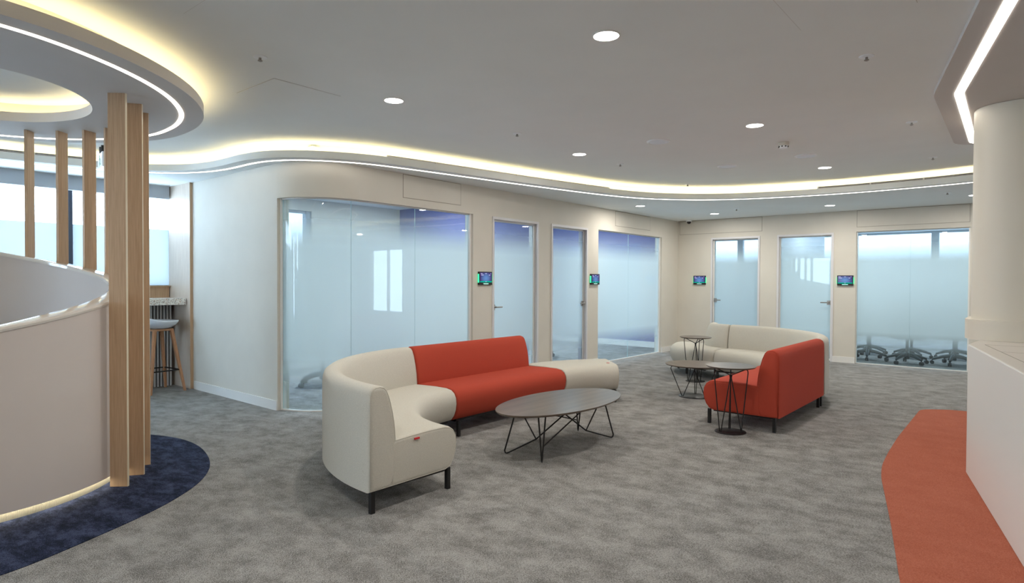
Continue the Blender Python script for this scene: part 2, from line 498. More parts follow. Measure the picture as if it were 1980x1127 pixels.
HT = 2.195
S_W1 = S_ARC0 + .06
OPEN_L = [('w', S_W1, sY(5.69)), ('d', sY(6.05), sY(7.04)), ('d', sY(7.345), sY(8.315)), ('w', sY(8.64), sY(10.89))]
mb = MB()
p = 0.0
for k, a, b in OPEN_L:
    band(mb, p, a, 0, ZS + .05); band(mb, a, b, HT, ZS + .05); p = b
band(mb, p, sY(YF), 0, ZS + .05)
setlab(mb.build('wall_left', M_wall, smooth=30), kind='structure')

OPEN_F = [('d', -4.745, -3.825), ('d', -3.525, -2.60), ('w', -2.26, -.73)]
mb = MB(); p = XL - TH
for k, a, b in OPEN_F:
    mb.box(p, a, YF, YF + TH, 0, ZS + .05); mb.box(a, b, YF, YF + TH, HT, ZS + .05); p = b
FW = (3.0, 4.9, .4, 2.3)
mb.box(p, FW[0], YF, YF + TH, 0, ZC); mb.box(FW[1], XR, YF, YF + TH, 0, ZC)
mb.box(FW[0], FW[1], YF, YF + TH, 0, FW[2]); mb.box(FW[0], FW[1], YF, YF + TH, FW[3], ZC)
setlab(mb.build('wall_far', M_wall), kind='structure')

# baseboards
BH, BD = .10, .012
mb = MB()
p = 0.03
for k, a, b in OPEN_L:
    band(mb, p, a, 0, BH, -BD, 0.0); p = b
band(mb, p, sY(YF) - BD, 0, BH, -BD, 0.0)
setlab(mb.build('baseboard_left', M_trimw, smooth=30), kind='structure')
mb = MB(); p = XL
for k, a, b in OPEN_F:
    mb.box(p, a, YF - BD, YF, 0, BH); p = b
mb.box(p, FW[0], YF - BD, YF, 0, BH)
setlab(mb.build('baseboard_far', M_trimw), kind='structure')

# outer walls with windows, room partitions
mb = MB()     # left outer wall, X = XB
WIN_Z = (1.27, 2.40)
def outer_left(mb):
    mb.box(XB - .2, XB, YB, 3.42, 0, WIN_Z[0]); mb.box(XB - .2, XB, YB, 3.42, WIN_Z[1], ZC)
    mb.box(XB - .2, XB, YB - .2, -4.2, WIN_Z[0], WIN_Z[1])
    mb.box(XB - .2, XB, 3.42, YF + TH, 0, .25); mb.box(XB - .2, XB, 3.42, YF + TH, 2.42, ZC)
    mb.box(XB - .2, XB, 5.4, 7.5, .25, 2.42)
outer_left(mb)
setlab(mb.build('wall_outer', M_wall), kind='structure')
mb = MB()
mb.box(XB, XR, YB - .2, YB, 0, .5); mb.box(XB, XR, YB - .2, YB, 2.4, ZC)
for a, b in ((XB, -8.2), (-6.0, XR)): mb.box(a, b, YB - .2, YB, .5, 2.4)
setlab(mb.build('wall_back', M_wall), kind='structure')
mb = MB(); mb.box(XR, XR + .2, YB - .2, YF + TH, 0, ZC); setlab(mb.build('wall_right', M_wall), kind='structure')
# rooms behind the glass
mb = MB()
mb.box(XB, -8.0, 3.42, 3.49, 0, ZC); mb.box(-8.0, -6.2, 3.49, 3.52, 0, ZC)
setlab(mb.build('wall_room_one', M_roomwall), kind='structure')
mb = MB(); mb.box(XB, XL - TH, 7.15, 7.25, 0, ZC); setlab(mb.build('wall_room_two', M_roomwall), kind='structure')
mb = MB(); mb.box(XB, XL - TH, YF - .02, YF + TH, 0, ZC); setlab(mb.build('wall_room_three', M_roomwall), kind='structure')
mb = MB(); mb.box(XB - .2, XR, YW, YW + .2, 0, .25); mb.box(XB - .2, XR, YW, YW + .2, 2.42, ZC)
mb.box(-3.72, -3.62, YF + TH, YW, 0, ZC)
mb.box(-.62, -.5, YF + TH, YW, 0, ZC); mb.box(XB - .2, XB, YF + TH, YW, 0, ZC)
setlab(mb.build('wall_room_four', mat('room_white_paint', (.72, .75, .80), .7)), kind='structure')
# room ceilings
mb = MB(); mb.box(XB, XL - TH, 3.5, YF, 2.60, 2.70); mb.box(XB, -.5, YF + TH, YW, 2.60, 2.70)
setlab(mb.build('ceiling_rooms', M_ceil), kind='structure')
mb = MB()
for y0, y1 in ((3.52, 7.15), (7.25, YF - .02)):
    mb.box(XB, XL - TH - .02, y1 - .015, y1, 0, .12)
mb.box(XB, XB + .02, 3.5, YF, 0, .12)
setlab(mb.build('baseboard_rooms', M_trimw), kind='structure')

# outer window mullions and panes
def outer_window(n, axis, fixed, a, b, z0, z1, cuts, fm, mw=.05, film=None, slim=False):
    e = empty('window_%d' % n, (0, 0, 0), kind='structure')
    m = MB()
    def bx(u0, u1, w0, w1, q0, q1):
        if axis == 'x': m.box(fixed + q0, fixed + q1, u0, u1, w0, w1)
        else: m.box(u0, u1, fixed + q0, fixed + q1, w0, w1)
    rh = .008 if slim else .04
    bx(a, b, z0, z0 + rh, -.12, -.04); bx(a, b, z1 - rh, z1, -.12, -.04)
    for c in [a + mw / 2] + cuts: bx(c - mw / 2, c + mw / 2, z0, z1, -.13, -.03)
    bx(b - (.02 if slim else mw), b, z0, z1, -.13, -.03)
    m.build('window_frame', fm, e)
    m = MB()
    bx(a, b, z0, z1, -.09, -.08)
    m.build('glass_pane', M_tinted if n in (7, 8, 9) else M_clear, e)
    if film:
        m = MB(); bx(a, b, z0, film, -.078, -.077); m.build('window_film', M_film, e)
    return e
outer_window(6, 'x', XB, -4.2, 3.38, 1.27, 2.40, [-2.4, -.1, 2.24], M_mullion, .06, 2.0, True)
outer_window(7, 'x', XB, 3.5, 5.4, .25, 2.42, [4.45], M_greymull, .08)
outer_window(8, 'x', XB, 7.5, YF, .25, 2.42, [9.0, 10.4], M_greymull, .08)
outer_window(9, 'y', YW + .2, XB, .0, .25, 2.42, [-6.6, -5.55, -4.55, -3.2, -1.55, -.85], M_greymull, .13)
outer_window(11, 'y', YB - .0, -8.2, -6.0, .5, 2.4, [-7.1], M_greymull, .08)  # unseen window behind the camera, added to bring daylight to the left side
outer_window(10, 'y', YF + .2, FW[0], FW[1], FW[2], FW[3], [3.9], M_trimw, .06)
# roller blind box over the bar windows
mb = MB(); mb.box(XB, XB + .06, YB, 3.30, 2.385, ZS)
setlab(mb.build('blind_box', M_blind), 'long grey roller blind box above the windows behind the wooden fins', 'blind box')

# glazed openings of the rooms
def pane(parent, s0, s1, z0, z1, d):
    m = MB()
    A = seg(s0, s1, d); B = seg(s0, s1, d + .010)
    n = len(A)
    vs = [(x, y, z0) for x, y in A] + [(x, y, z1) for x, y in A] + [(x, y, z0) for x, y in B] + [(x, y, z1) for x, y in B]
    for i in range(n - 1):
        m.add([vs[i], vs[i + 1], vs[n + i + 1], vs[n + i]], [(0, 1, 2, 3)], 0)
        m.add([vs[2 * n + i], vs[3 * n + i], vs[3 * n + i + 1], vs[2 * n + i + 1]], [(0, 1, 2, 3)], 1)
        m.add([vs[n + i], vs[n + i + 1], vs[3 * n + i + 1], vs[3 * n + i]], [(0, 1, 2, 3)], 2)
        m.add([vs[i], vs[2 * n + i], vs[2 * n + i + 1], vs[i + 1]], [(0, 1, 2, 3)], 2)
    m.add([vs[0], vs[n], vs[3 * n], vs[2 * n]], [(0, 1, 2, 3)], 2)
    m.add([vs[n - 1], vs[3 * n - 1], vs[4 * n - 1], vs[2 * n - 1]], [(0, 1, 2, 3)], 2)
    me = bpy.data.meshes.new('glass_pane'); me.from_pydata(m.v, [], m.f)
    o = link('glass_pane', me, parent, (M_frost, M_back, M_edge))
    for p, mi in zip(me.polygons, m.m): p.material_index = mi
    bm = bmesh.new(); bm.from_mesh(me); bmesh.ops.remove_doubles(bm, verts=bm.verts, dist=.0001)
    bmesh.ops.recalc_face_normals(bm, faces=bm.faces); bm.to_mesh(me); bm.free()
    me.shade_smooth(); me.set_sharp_from_angle(angle=math.radians(30))
    return o
def glazed_left(n, s0, s1, cuts, jamb=True):
    e = empty('window_%d' % n, (0, 0, 0), kind='structure')
    m = MB()
    band(m, s0, s1, 0.0, .012, .045, .085); band(m, s0, s1, HT - .012, HT, .045, .085)
    band(m, s1 - .03, s1 - .0005, 0, HT, .03, .10)
    band(m, s0 + .0005, s0 + .012, 0, HT, .03, .10)
    m.build('window_frame', M_trimw, e)
    c = [s0 + .012] + cuts + [s1 - .03]
    for a, b in zip(c, c[1:]): pane(e, a + .0006, b - .0006, .012, HT - .012, .058)
glazed_left(1, *OPEN_L[0][1:], [sY(3.90), sY(4.78)])
glazed_left(2, *OPEN_L[3][1:], [sY(9.72)])

def flat_pane(parent, x0, x1, y, z0, z1):
    me = bpy.data.meshes.new('glass_pane')
    V = [(x0, y, z0), (x1, y, z0), (x1, y, z1), (x0, y, z1), (x0, y + .01, z0), (x1, y + .01, z0), (x1, y + .01, z1), (x0, y + .01, z1)]
    me.from_pydata(V, [], [(0, 1, 2, 3), (7, 6, 5, 4), (3, 2, 6, 7), (1, 0, 4, 5), (0, 3, 7, 4), (2, 1, 5, 6)])
    o = link('glass_pane', me, parent, (M_frost, M_back, M_edge))
    for p, i in zip(me.polygons, (0, 1, 2, 2, 2, 2)): p.material_index = i
    return o
e = empty('window_3', (0, 0, 0), kind='structure')
x0, x1 = OPEN_F[2][1:]
m = MB(); m.box(x0, x1, YF + .045, YF + .085, 0, .012); m.box(x0, x1, YF + .045, YF + .085, HT - .012, HT)
m.box(x0, x0 + .012, YF + .03, YF + .10, 0, HT); m.box(x1 - .02, x1, YF + .03, YF + .10, 0, HT); m.build('window_frame', M_trimw, e)
for a, b in ((x0 + .012, -1.4985), (-1.4985, x1 - .02)): flat_pane(e, a + .0004, b - .0004, YF + .058, .012, HT - .012)

# doors: local frame with u along the wall, w into the wall
def door(n, origin, rz, width, handle_left, label=None):
    """origin: foot of the left jamb seen from the lobby, +x along the wall, +y into the wall"""
    e = empty('door_%d' % n, origin, rz, kind='structure')
    W = width; m = MB()
    c, pr = .034, .012
    m.box(0, c, -pr, 0.0, 0, HT - c); m.box(W - c, W, -pr, 0, 0, HT - c); m.box(0, W, -pr, 0, HT - c, HT)
    m.box(0.0005, .016, 0, TH, 0, HT - .016); m.box(W - .016, W - .0005, 0, TH, 0, HT - .016); m.box(.0005, W - .0005, 0, TH, HT - .016, HT - .0005)
    m.box(.016, .04, .085, TH, 0, HT - .016); m.box(W - .04, W - .016, .085, TH, 0, HT - .016); m.box(.016, W - .016, .085, TH, HT - .05, HT - .016)
    m.build('door_frame', M_frame, e)
    leaf = MB(); a, b = .022, W - .022; t = .030
    z1 = HT - .024
    leaf.box(a, a + t, .045, .083, .008, z1); leaf.box(b - t, b, .045, .083, .008, z1)
    leaf.box(a + t, b - t, .045, .083, z1 - t, z1); leaf.box(a + t, b - t, .045, .083, .008, .008 + t)
    L = leaf.build('door_leaf', M_trimw, e)
    flat_pane(L, a + t, b - t, .058, .008 + t, z1 - t)
    h = MB(); hx = a + .055 if handle_left else b - .055
    sg = 1 if handle_left else -1
    h.box(hx - .028, hx + .028, .036, .045, .965, 1.04)
    h.lathe([(.012, -.05), (.012, 0)], (0, 0, 0), 12)
    k = len(h.v) - 24
    for i in range(k, len(h.v)):
        x, y, z = h.v[i]; h.v[i] = (hx + x, .04 + z, 1.005 + y)
    h.tube([(hx, -.008, 1.005), (hx + sg * .02, -.010, 1.005), (hx + sg * .12, -.010, 1.005)], .0095, 10)
    h.build('door_handle', M_chrome, L, smooth=40)
    return e
# wall_left: travelling +Y seen from lobby: left = smaller Y ; local x -> +Y, local y -> -X
door(1, (XL, 6.05, 0), PI / 2, .99, True)
door(2, (XL, 7.345, 0), PI / 2, .97, False)
door(3, (-4.745, YF, 0), 0, .92, True)
door(4, (-3.525, YF, 0), 0, .925, False)

# access panels (flush boards with a fine joint)
def access_wall(y0, y1, z0, z1, label, far=False):
    e = empty('access_panel', (0, 0, 0), 0, label, 'access panel', 'flush access panels')
    a = MB(); g = .006
    if far:
        a.box(y0, y1, YF - .0015, YF, z0, z1); b = MB(); b.box(y0 + g, y1 - g, YF - .003, YF - .0016, z0 + g, z1 - g)
    else:
        a.box(XL, XL + .0015, y0, y1, z0, z1); b = MB(); b.box(XL + .0016, XL + .003, y0 + g, y1 - g, z0 + g, z1 - g)
    a.build('joint', M_darkgap, e); b.build('board', M_wall, e)
access_wall(4.55, 5.47, 2.28, 2.545, 'flush access panel in the wall above the curved glass')
access_wall(9.17, 10.41, 2.29, 2.545, 'flush access panel in the wall above the two pane window beside the corner')
access_wall(-5.39, -3.79, 2.28, 2.545, 'flush access panel above the far wall door nearest the corner', True)
access_wall(-2.256, -.735, 2.27, 2.545, 'long flush access panel above the far wall window', True)
def access_ceiling(x0, x1, y0, y1, label):
    e = empty('access_panel', (0, 0, 0), 0, label, 'access panel', 'flush access panels')
    g = .006
    a = MB(); a.box(x0, x1, y0, y1, ZC - .0015, ZC); a.build('joint', mat('pale_ceiling_joint', (.60, .58, .54), .9), e)
    b = MB(); g = .003; b.box(x0 + g, x1 - g, y0 + g, y1 - g, ZC - .003, ZC - .0016); b.build('board', M_ceil, e)
access_ceiling(-4.49, -3.96, 2.20, 2.73, 'square ceiling access panel near the left ceiling island')
access_ceiling(-3.37, -2.85, .85, 1.375, 'ceiling access panel cut by the top edge left of centre')
access_ceiling(-.985, -.45, 3.08, 3.61, 'ceiling access panel near the right light line at the top edge')

# ---------------------------------------------------------------- left ceiling island with oval opening
PO = [(-3.60, .67), (-3.66, .95), (-3.79, 1.22), (-3.94, 1.45), (-4.14, 1.68), (-4.38, 1.88), (-4.70, 2.06), (-5.04, 2.16), (-5.34, 2.19), (-5.62, 2.18),
      (-5.94, 2.08), (-6.26, 1.90), (-6.50, 1.69), (-6.66, 1.47), (-6.79, 1.2), (-6.88, .85), (-6.93, .3), (-6.85, -.45), (-6.4, -1.15), (-5.7, -1.53), (-5.0, -1.57), (-4.2, -1.2), (-3.7, -.45), (-3.57, .2)]
PH = [(-4.52, .70), (-4.54, .95), (-4.65, 1.17), (-4.82, 1.33), (-5.02, 1.44), (-5.25, 1.495), (-5.50, 1.48), (-5.76, 1.38), (-5.94, 1.22), (-6.05, 1.0), (-6.08, .6),
      (-6.0, .15), (-5.75, -.2), (-5.3, -.38), (-4.9, -.25), (-4.65, .15), (-4.54, .45)]
P = smooth2(crom(PO, .06, True), 3, True); Hh = smooth2(crom(PH, .05, True), 3, True)
# PO runs counter-clockwise -> left is inside
mb = MB()
v, f = fill_mesh([P, Hh], ZS); mb.add(v, f)
def cove_ring(mb, A, sg, tr=.20):
    A1 = offset(A, .02 * sg, True); A2 = offset(A, tr * sg, True)
    ribbon(mb, A, ZS, A, ZL, True); ribbon(mb, A, ZL, A1, ZL, True); ribbon(mb, A1, ZL, A1, ZS + .02, True)
    ribbon(mb, A1, ZS + .02, A2, ZS + .02, True); ribbon(mb, A2, ZS + .02, A2, ZC, True)
cove_ring(mb, P, 1); cove_ring(mb, Hh, -1, .16)
M_island = mat('shaded_island_paint', (.66, .625, .60), .8, spec=.25, var=.02, vscale=2)  # darker than the ceiling: dimmer light under the islands put into the paint
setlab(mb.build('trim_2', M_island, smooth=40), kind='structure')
mb = MB(); solid_strip(mb, offset(P, .10, True), offset(P, .12, True), ZS + .022, ZS + .048, True)
setlab(mb.build('cove_light_strip', M_cove), 'warm yellow light strip around the outer rim of the left oval ceiling island', 'light strip')
mb = MB(); solid_strip(mb, offset(Hh, -.09, True), offset(Hh, -.11, True), ZS + .022, ZS + .048, True)
setlab(mb.build('cove_light_strip', M_cove), 'warm yellow light strip inside the oval opening of the left ceiling island', 'light strip')
mb = MB(); solid_strip(mb, offset(P, .13, True), offset(P, .160, True), ZS - .004, ZS + .01, True)
setlab(mb.build('light_line', M_led), 'white light line curving under the left oval ceiling island', 'light line')
# small framed roof light inside the opening
e = empty('ceiling_hatch', (-5.12, .62, ZC), math.radians(8), 'small pale framed ceiling hatch inside the oval opening at left', 'hatch')
m = MB(); m.box(-.32, .32, -.30, .26, -.012, 0); m.build('hatch_frame', wood('hatch_wood', (.45, .32, .15), (.6, .45, .25), 'x'), e)
m = MB(); m.box(-.295, .295, -.275, .235, -.016, -.0125); m.build('hatch_panel', mat('pale_blue_panel', (.65, .78, .86), .3), e)

# ---------------------------------------------------------------- right faceted ceiling island
def roundpoly(P, r, n=5):
    q = []; N = len(P)
    for i in range(N):
        a, b, c = Vector(P[i - 1]), Vector(P[i]), Vector(P[(i + 1) % N])
        u = (a - b).normalized(); w = (c - b).normalized()
        p0, p1 = b + u * r, b + w * r
        for k in range(n + 1):
            t = k / n
            v = p0 * (1 - t) ** 2 + b * 2 * t * (1 - t) + p1 * t * t
            q.append((v.x, v.y))
    return q
ZP = 2.69
PR = roundpoly([(.55, 0.0), (-.21, 3.69), (-.565, 5.36), (-.60, 7.36), (-.22, 7.75), (4.2, 7.75), (4.2, 0)], .10)
mb = MB(); mb.prism(PR, ZP, ZC)
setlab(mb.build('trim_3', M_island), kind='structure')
def pline_round(P, r, n=5):
    q = [P[0]]
    for i in range(1, len(P) - 1):
        a, b, c = Vector(P[i - 1]), Vector(P[i]), Vector(P[i + 1])
        u = (a - b).normalized(); w = (c - b).normalized(); p0, p1 = b + u * r, b + w * r
        for k in range(n + 1):
            t = k / n; v = p0 * (1 - t) ** 2 + b * 2 * t * (1 - t) + p1 * t * t; q.append((v.x, v.y))
    q.append(P[-1]); return q
LR = pline_round([(.62, .1), (-.09, 3.74), (-.418, 5.40), (-.455, 7.36), (-.2, 7.6), (3.9, 7.6)], .05)
mb = MB(); solid_strip(mb, offset(LR, .028), offset(LR, -.028), ZP - .004, ZP + .008)
setlab(mb.build('light_line', M_led), 'broad white light line with a bend under the faceted ceiling island at right', 'light line')

# ---------------------------------------------------------------- carpet inlays
NV = smooth2(crom([(-3.56, .3), (-3.58, .65), (-3.63, .82), (-3.73, 1.05), (-3.86, 1.32), (-4.01, 1.56), (-4.22, 1.80), (-4.50, 2.00), (-4.82, 2.13), (-5.18, 2.21), (-5.51, 2.21), (-5.84, 2.11),
      (-6.2, 1.9), (-6.5, 1.65), (-6.75, 1.2), (-6.88, .6), (-6.85, -.45), (-6.4, -1.15), (-5.7, -1.53), (-5.0, -1.57), (-4.2, -1.2), (-3.7, -.45)], .05, True), 2, True)
mb = MB(); mb.prism(NV, 0, .004)
setlab(mb.build('carpet_inlay', M_navy), 'dark navy blue curved carpet inlay around the wooden fins and parapet', 'carpet')
OR = [(.35, .0), (-.44, 3.25), (-.59, 4.01), (-.79, 4.94), (-.835, 5.25), (-.86, 5.65), (-.885, 6.3), (-.90, 7.86), (-.62, 8.05), (1.2, 8.05), (1.2, 0)]
OR = roundpoly(OR, .12, 4)
mb = MB(); mb.prism(OR, 0, .004)
setlab(mb.build('carpet_inlay', M_orange), 'terracotta orange carpet inlay in front of the white counter at right', 'carpet')

# ---------------------------------------------------------------- reception counter and pillar
e = empty('reception_counter', (-.1, 5.0, .004), 0, 'angular satin white counter standing on the terracotta carpet at right', 'counter')
CP = [(-.345, 5.43), (-.005, 3.74), (.42, 1.6), (1.0, 1.6), (1.1, 7.2), (-.2, 7.2)]
CPl = [(x + .1, y - 5.0) for x, y in CP]
m = MB(); m.prism(CPl, 0, .915); m.build('counter_body', M_counter, e, bevel=.008)
m = MB()
g = .003
def gline(a, b, w=.004):
    d = Vector(b) - Vector(a); n = Vector((-d.y, d.x)).normalized() * w / 2
    m.prism([(a[0] + n.x + .1, a[1] + n.y - 5), (b[0] + n.x + .1, b[1] + n.y - 5), (b[0] - n.x + .1, b[1] - n.y - 5), (a[0] - n.x + .1, a[1] - n.y - 5)], .9152, .9158)
gline((-.25, 5.45), (.15, 3.5)); gline((-.15, 4.95), (.6, 4.95)); gline((-.25, 5.45), (.6, 5.45))
m.build('panel_joint', M_darkgap, e)
RP = roundpoly([(-.375, 5.84), (1.0, 5.84), (1.0, 6.7), (-.375, 6.7)], .30, 10)
RP2 = roundpoly([(-.41, 5.80), (1.04, 5.80), (1.04, 6.74), (-.41, 6.74)], .31, 10)
e = empty('pillar', (0, 6.2, .92), 0, 'rounded beige pillar rising from the white counter to the ceiling at right', 'pillar')
m = MB(); m.prism([(x, y - 6.2) for x, y in RP], 0, ZP - .922); m.build('shaft', M_pillar, e, smooth=40)
m = MB(); m.prism([(x, y - 6.2) for x, y in RP2], 0, .15); m.build('plinth', M_pillar, e, smooth=40)

# ---------------------------------------------------------------- stair parapet
PC = (-5.36, .66)
def ztop(a): return 1.193 + .00333 * (a - 40)
e = empty('stair_parapet', (PC[0], PC[1], .004), 0, 'curved warm white parapet wall rising in a spiral inside the wooden fins', 'parapet')
m = MB(); rings = []
A0, A1, NN = -115, 205, 120
def ring(a, prof):
    c, s = math.cos(math.radians(a)), math.sin(math.radians(a))
    return [(r * c, r * s, z) for r, z in prof]
def helix(m, proff, A0=A0, A1=A1, NN=NN):
    R = [ring(A0 + (A1 - A0) * i / NN, proff(A0 + (A1 - A0) * i / NN)) for i in range(NN + 1)]
    k = len(R[0]); vs = [v for r in R for v in r]; fs = []
    for i in range(NN):
        for j in range(k): fs.append((i * k + j, i * k + (j + 1) % k, (i + 1) * k + (j + 1) % k, (i + 1) * k + j))
    fs.append(tuple(range(k))[::-1]); fs.append(tuple(range(NN * k, NN * k + k)))
    m.add(vs, fs)
helix(m, lambda a: [(.95, .055), (1.055, .055), (1.055, ztop(a) - .028), (.95, ztop(a) - .028)])
m.build('parapet_wall', M_parapet, e, smooth=40)
m = MB(); helix(m, lambda a: [(.94, ztop(a) - .028), (1.062, ztop(a) - .028), (1.066, ztop(a) - .015), (1.062, ztop(a) - .004), (1.05, ztop(a)), (.95, ztop(a)), (.94, ztop(a) - .006)])
m.build('parapet_cap', M_cap, e, smooth=25)
m = MB(); helix(m, lambda a: [(.97, 0), (1.015, 0), (1.015, .055), (.97, .055)])
nr = 850
for i in range(nr):
    a = math.radians(A0 + (A1 - A0) * i / nr); c, s = math.cos(a), math.sin(a)
    x, y = 1.0152 * c, 1.0152 * s; w = .0017
    tx, ty = -s * w, c * w
    m.add([(x - tx, y - ty, 0), (x + tx, y + ty, 0), (x + tx, y + ty, .055), (x - tx, y - ty, .055), (x - tx + c * .004, y - ty + s * .004, 0), (x + tx + c * .004, y + ty + s * .004, 0), (x + tx + c * .004, y + ty + s * .004, .055), (x - tx + c * .004, y - ty + s * .004, .055)],
          [(4, 5, 6, 7), (0, 4, 7, 3), (1, 2, 6, 5)])
m.build('ribbed_kick_strip', M_rib, e)
m = MB(); helix(m, lambda a: [(1.026, .0535), (1.046, .0535), (1.046, .0548), (1.026, .0548)])
m.build('base_light_strip', emis('warm_base_strip', (1, .91, .72), 9.0), e)

# wooden fins
fin_lab = {3.6: 'nearest and broadest oak fin, first in front of the parapet, floor to ceiling',
           15.7: 'oak fin second from the front, just behind the broadest one',
           27.8: 'slim looking oak fin third from the front, beside the bar stool',
           65.2: 'oak fin mostly hidden behind the nearest one, next to the exit sign',
           77.6: 'oak fin seen over the far parapet, directly left of the exit sign',
           89.9: 'oak fin seen over the far parapet beside the dark window mullion',
           102.4: 'leftmost oak fin seen over the far parapet'}
proto = None
for th, lab in fin_lab.items():
    a = math.radians(th + 40)
    loc = (PC[0] + 1.132 * math.cos(a), PC[1] + 1.132 * math.sin(a), .004)
    if proto is None:
        proto = empty('wooden_fin', loc, a)
        m = MB(); m.box(-.054, .054, -.011, .011, 0, ZS - .004); m.build('fin_body', M_oak, proto, bevel=.002)
        m = MB(); m.box(.0542, .0560, -.0102, .0102, 0, ZS - .004); m.build('edge_strip', mat('pale_edge_banding', (.72, .62, .45), .35), proto)
        o = proto
    else:
        o = copy_tree(proto); o.location = loc; o.rotation_euler = (0, 0, a)
    setlab(o, lab, 'fin', 'oak fins around the stair parapet')

# ---------------------------------------------------------------- bar by the window
e = empty('window_bar', (-8.3, 3.0, 0), 0, 'terrazzo topped bar counter with grey fluted front below the window', 'bar counter')
m = MB(); m.box(-.295, .24, -4.5, .305, 1.04, 1.12); m.build('bar_top', M_terrazzo, e, bevel=.004)
m = MB(); m.box(-.29, -.14, -4.5, .28, 0, 1.04)
m.build('front_backing', mat('dark_backing', (.05, .048, .046), .7), e)
m = MB()
for i in range(60):
    y = .262 - i * .038
    m.box(-.1395, -.118, y - .0115, y + .0115, .0, 1.04)
o = m.build('fluted_front', M_flute, e, bevel=.004); o['kind'] = 'stuff'
m = MB(); m.box(-.295, -.275, -4.5, .305, 1.12, 1.27); m.box(-.295, -.22, -4.5, .305, 1.262, 1.275); m.build('back_panel', M_oak, e)
mb = MB(); mb.box(XB, -7.975, 3.315, 3.375, 0, ZS)
o = mb.build('wood_side_panel', M_palewood); setlab(o, 'tall pale wood end panel between the bar window and the white wall', 'wood panel')
m = MB(); m.box(-7.975, -7.972, 3.315, 3.375, 0, ZS); m.build('edge_face', M_oak, o)

# bar stool
e = empty('bar_stool', (-8.09, 2.99, 0), math.radians(8), 'bar stool with white shell seat and wooden legs at the terrazzo bar', 'stool')
m = MB(); prof = []
NR, NA = 10, 36
vs = []; fs = []
for i in range(NR + 1):
    ph = math.radians(84) * i / NR; t = math.sin(ph) / math.sin(math.radians(84))
    for k in range(NA):
        a = 2 * PI * k / NA
        rx = .225 * t; ry = .205 * t
        x, y = rx * math.cos(a), ry * math.sin(a)
        z = .762 + .110 * (1 - math.cos(ph)) + .05 * max(0, -math.sin(a)) ** 2 * t ** 3
        vs.append((x, y, z))
for i in range(NR):
    for k in range(NA):
        fs.append((i * NA + k, i * NA + (k + 1) % NA, (i + 1) * NA + (k + 1) % NA, (i + 1) * NA + k))
m.add(vs, fs); o = m.build('seat_shell', M_shell, e, smooth=180)
bm = bmesh.new(); bm.from_mesh(o.data); bmesh.ops.remove_doubles(bm, verts=bm.verts, dist=.0005); bm.to_mesh(o.data); bm.free(); o.data.shade_smooth()
md = o.modifiers.new('shell', 'SOLIDIFY'); md.thickness = .014; md.offset = -1
m = MB(); m.box(-.13, .13, -.12, .12, .735, .760); m.build('seat_support', M_stoolwood, e, bevel=.006)
for sx in (-1, 1):
    for sy in (-1, 1):
        m = MB(); top = Vector((sx * .11, sy * .10, .75)); bot = Vector((sx * .215, sy * .205, 0))
        w = .019
        vs = [(bot.x - w * .7, bot.y - w * .7, 0), (bot.x + w * .7, bot.y - w * .7, 0), (bot.x + w * .7, bot.y + w * .7, 0), (bot.x - w * .7, bot.y + w * .7, 0),
              (top.x - w, top.y - w, .75), (top.x + w, top.y - w, .75), (top.x + w, top.y + w, .75), (top.x - w, top.y + w, .75)]
        m.add(vs, [(3, 2, 1, 0), (4, 5, 6, 7), (0, 1, 5, 4), (1, 2, 6, 5), (2, 3, 7, 6), (3, 0, 4, 7)])
        m.build('leg', M_stoolwood, e, bevel=.004)
m = MB(); zf = .26; r = .215 - .105 * zf / .75 ; q = .205 - .105 * zf / .75
m.tube([(-r, -q, zf), (r, -q, zf), (r, q, zf), (-r, q, zf)], .008, 8, True); m.build('footrest', M_black, e)

# ---------------------------------------------------------------- sofas
SEAT = [(.15, .135), (.60, .135), (.640, .150), (.672, .19), (.692, .24), (.70, .295), (.694, .345), (.672, .385), (.635, .410), (.58, .420), (.45, .421), (.30, .416), (.15, .410)]
BACK = [(.0, .135), (.165, .135), (.195, .20), (.197, .42), (.190, .50), (.175, .58), (.153, .66), (.132, .71), (.110, .733), (.078, .742), (.040, .738), (.014, .720), (.003, .690), (0, .64)]
BENCH = [(.03, .135), (.60, .135), (.640, .150), (.672, .19), (.692, .24), (.70, .295), (.694, .345), (.672, .385), (.635, .410), (.58, .420), (.35, .421), (.12, .420), (.065, .410), (.028, .385), (.006, .345), (0, .295), (.002, .2), (.01, .15)]
def inset(prof, d):
    n = len(prof); q = []
    A = sum(prof[i][0] * prof[(i + 1) % n][1] - prof[(i + 1) % n][0] * prof[i][1] for i in range(n))
    sg = 1 if A > 0 else -1
    for i in range(n):
        a, b, c = Vector(prof[i - 1]), Vector(prof[i]), Vector(prof[(i + 1) % n])
        n1 = Vector((-(b - a).y, (b - a).x)).normalized(); n2 = Vector((-(c - b).y, (c - b).x)).normalized()
        k = (n1 + n2); k = k / max(.6, k.length_squared / 2) if k.length > 1e-5 else n1
        q.append((b.x + k.x * d * sg, b.y + k.y * d * sg))
    return q
def sweep(prof, Pf, length, n, r=.028):
    """Pf(t, d) -> (x, y); t in metres along the back line"""
    m = MB(); rings = []
    ts = []
    K = 4
    for k in range(K + 1):
        a = PI / 2 * k / K; ts.append((r * (1 - math.cos(a)), r * (1 - math.sin(a))))
    mid = [(r + (length - 2 * r) * i / n, 0) for i in range(1, n)]
    seq = ts + mid + [(length - t, ins) for t, ins in ts[::-1]]
    for t, ins in seq:
        rings.append([(*Pf(t, d), z) for d, z in (inset(prof, ins) if ins > 1e-6 else prof)])
    k = len(prof); vs = [v for R in rings for v in R]; fs = []
    for i in range(len(rings) - 1):
        for j in range(k): fs.append((i * k + j, i * k + (j + 1) % k, (i + 1) * k + (j + 1) % k, (i + 1) * k + j))
    fs.append(tuple(range(k))[::-1]); fs.append(tuple(range((len(rings) - 1) * k, len(rings) * k)))
    m.add(vs, fs); return m
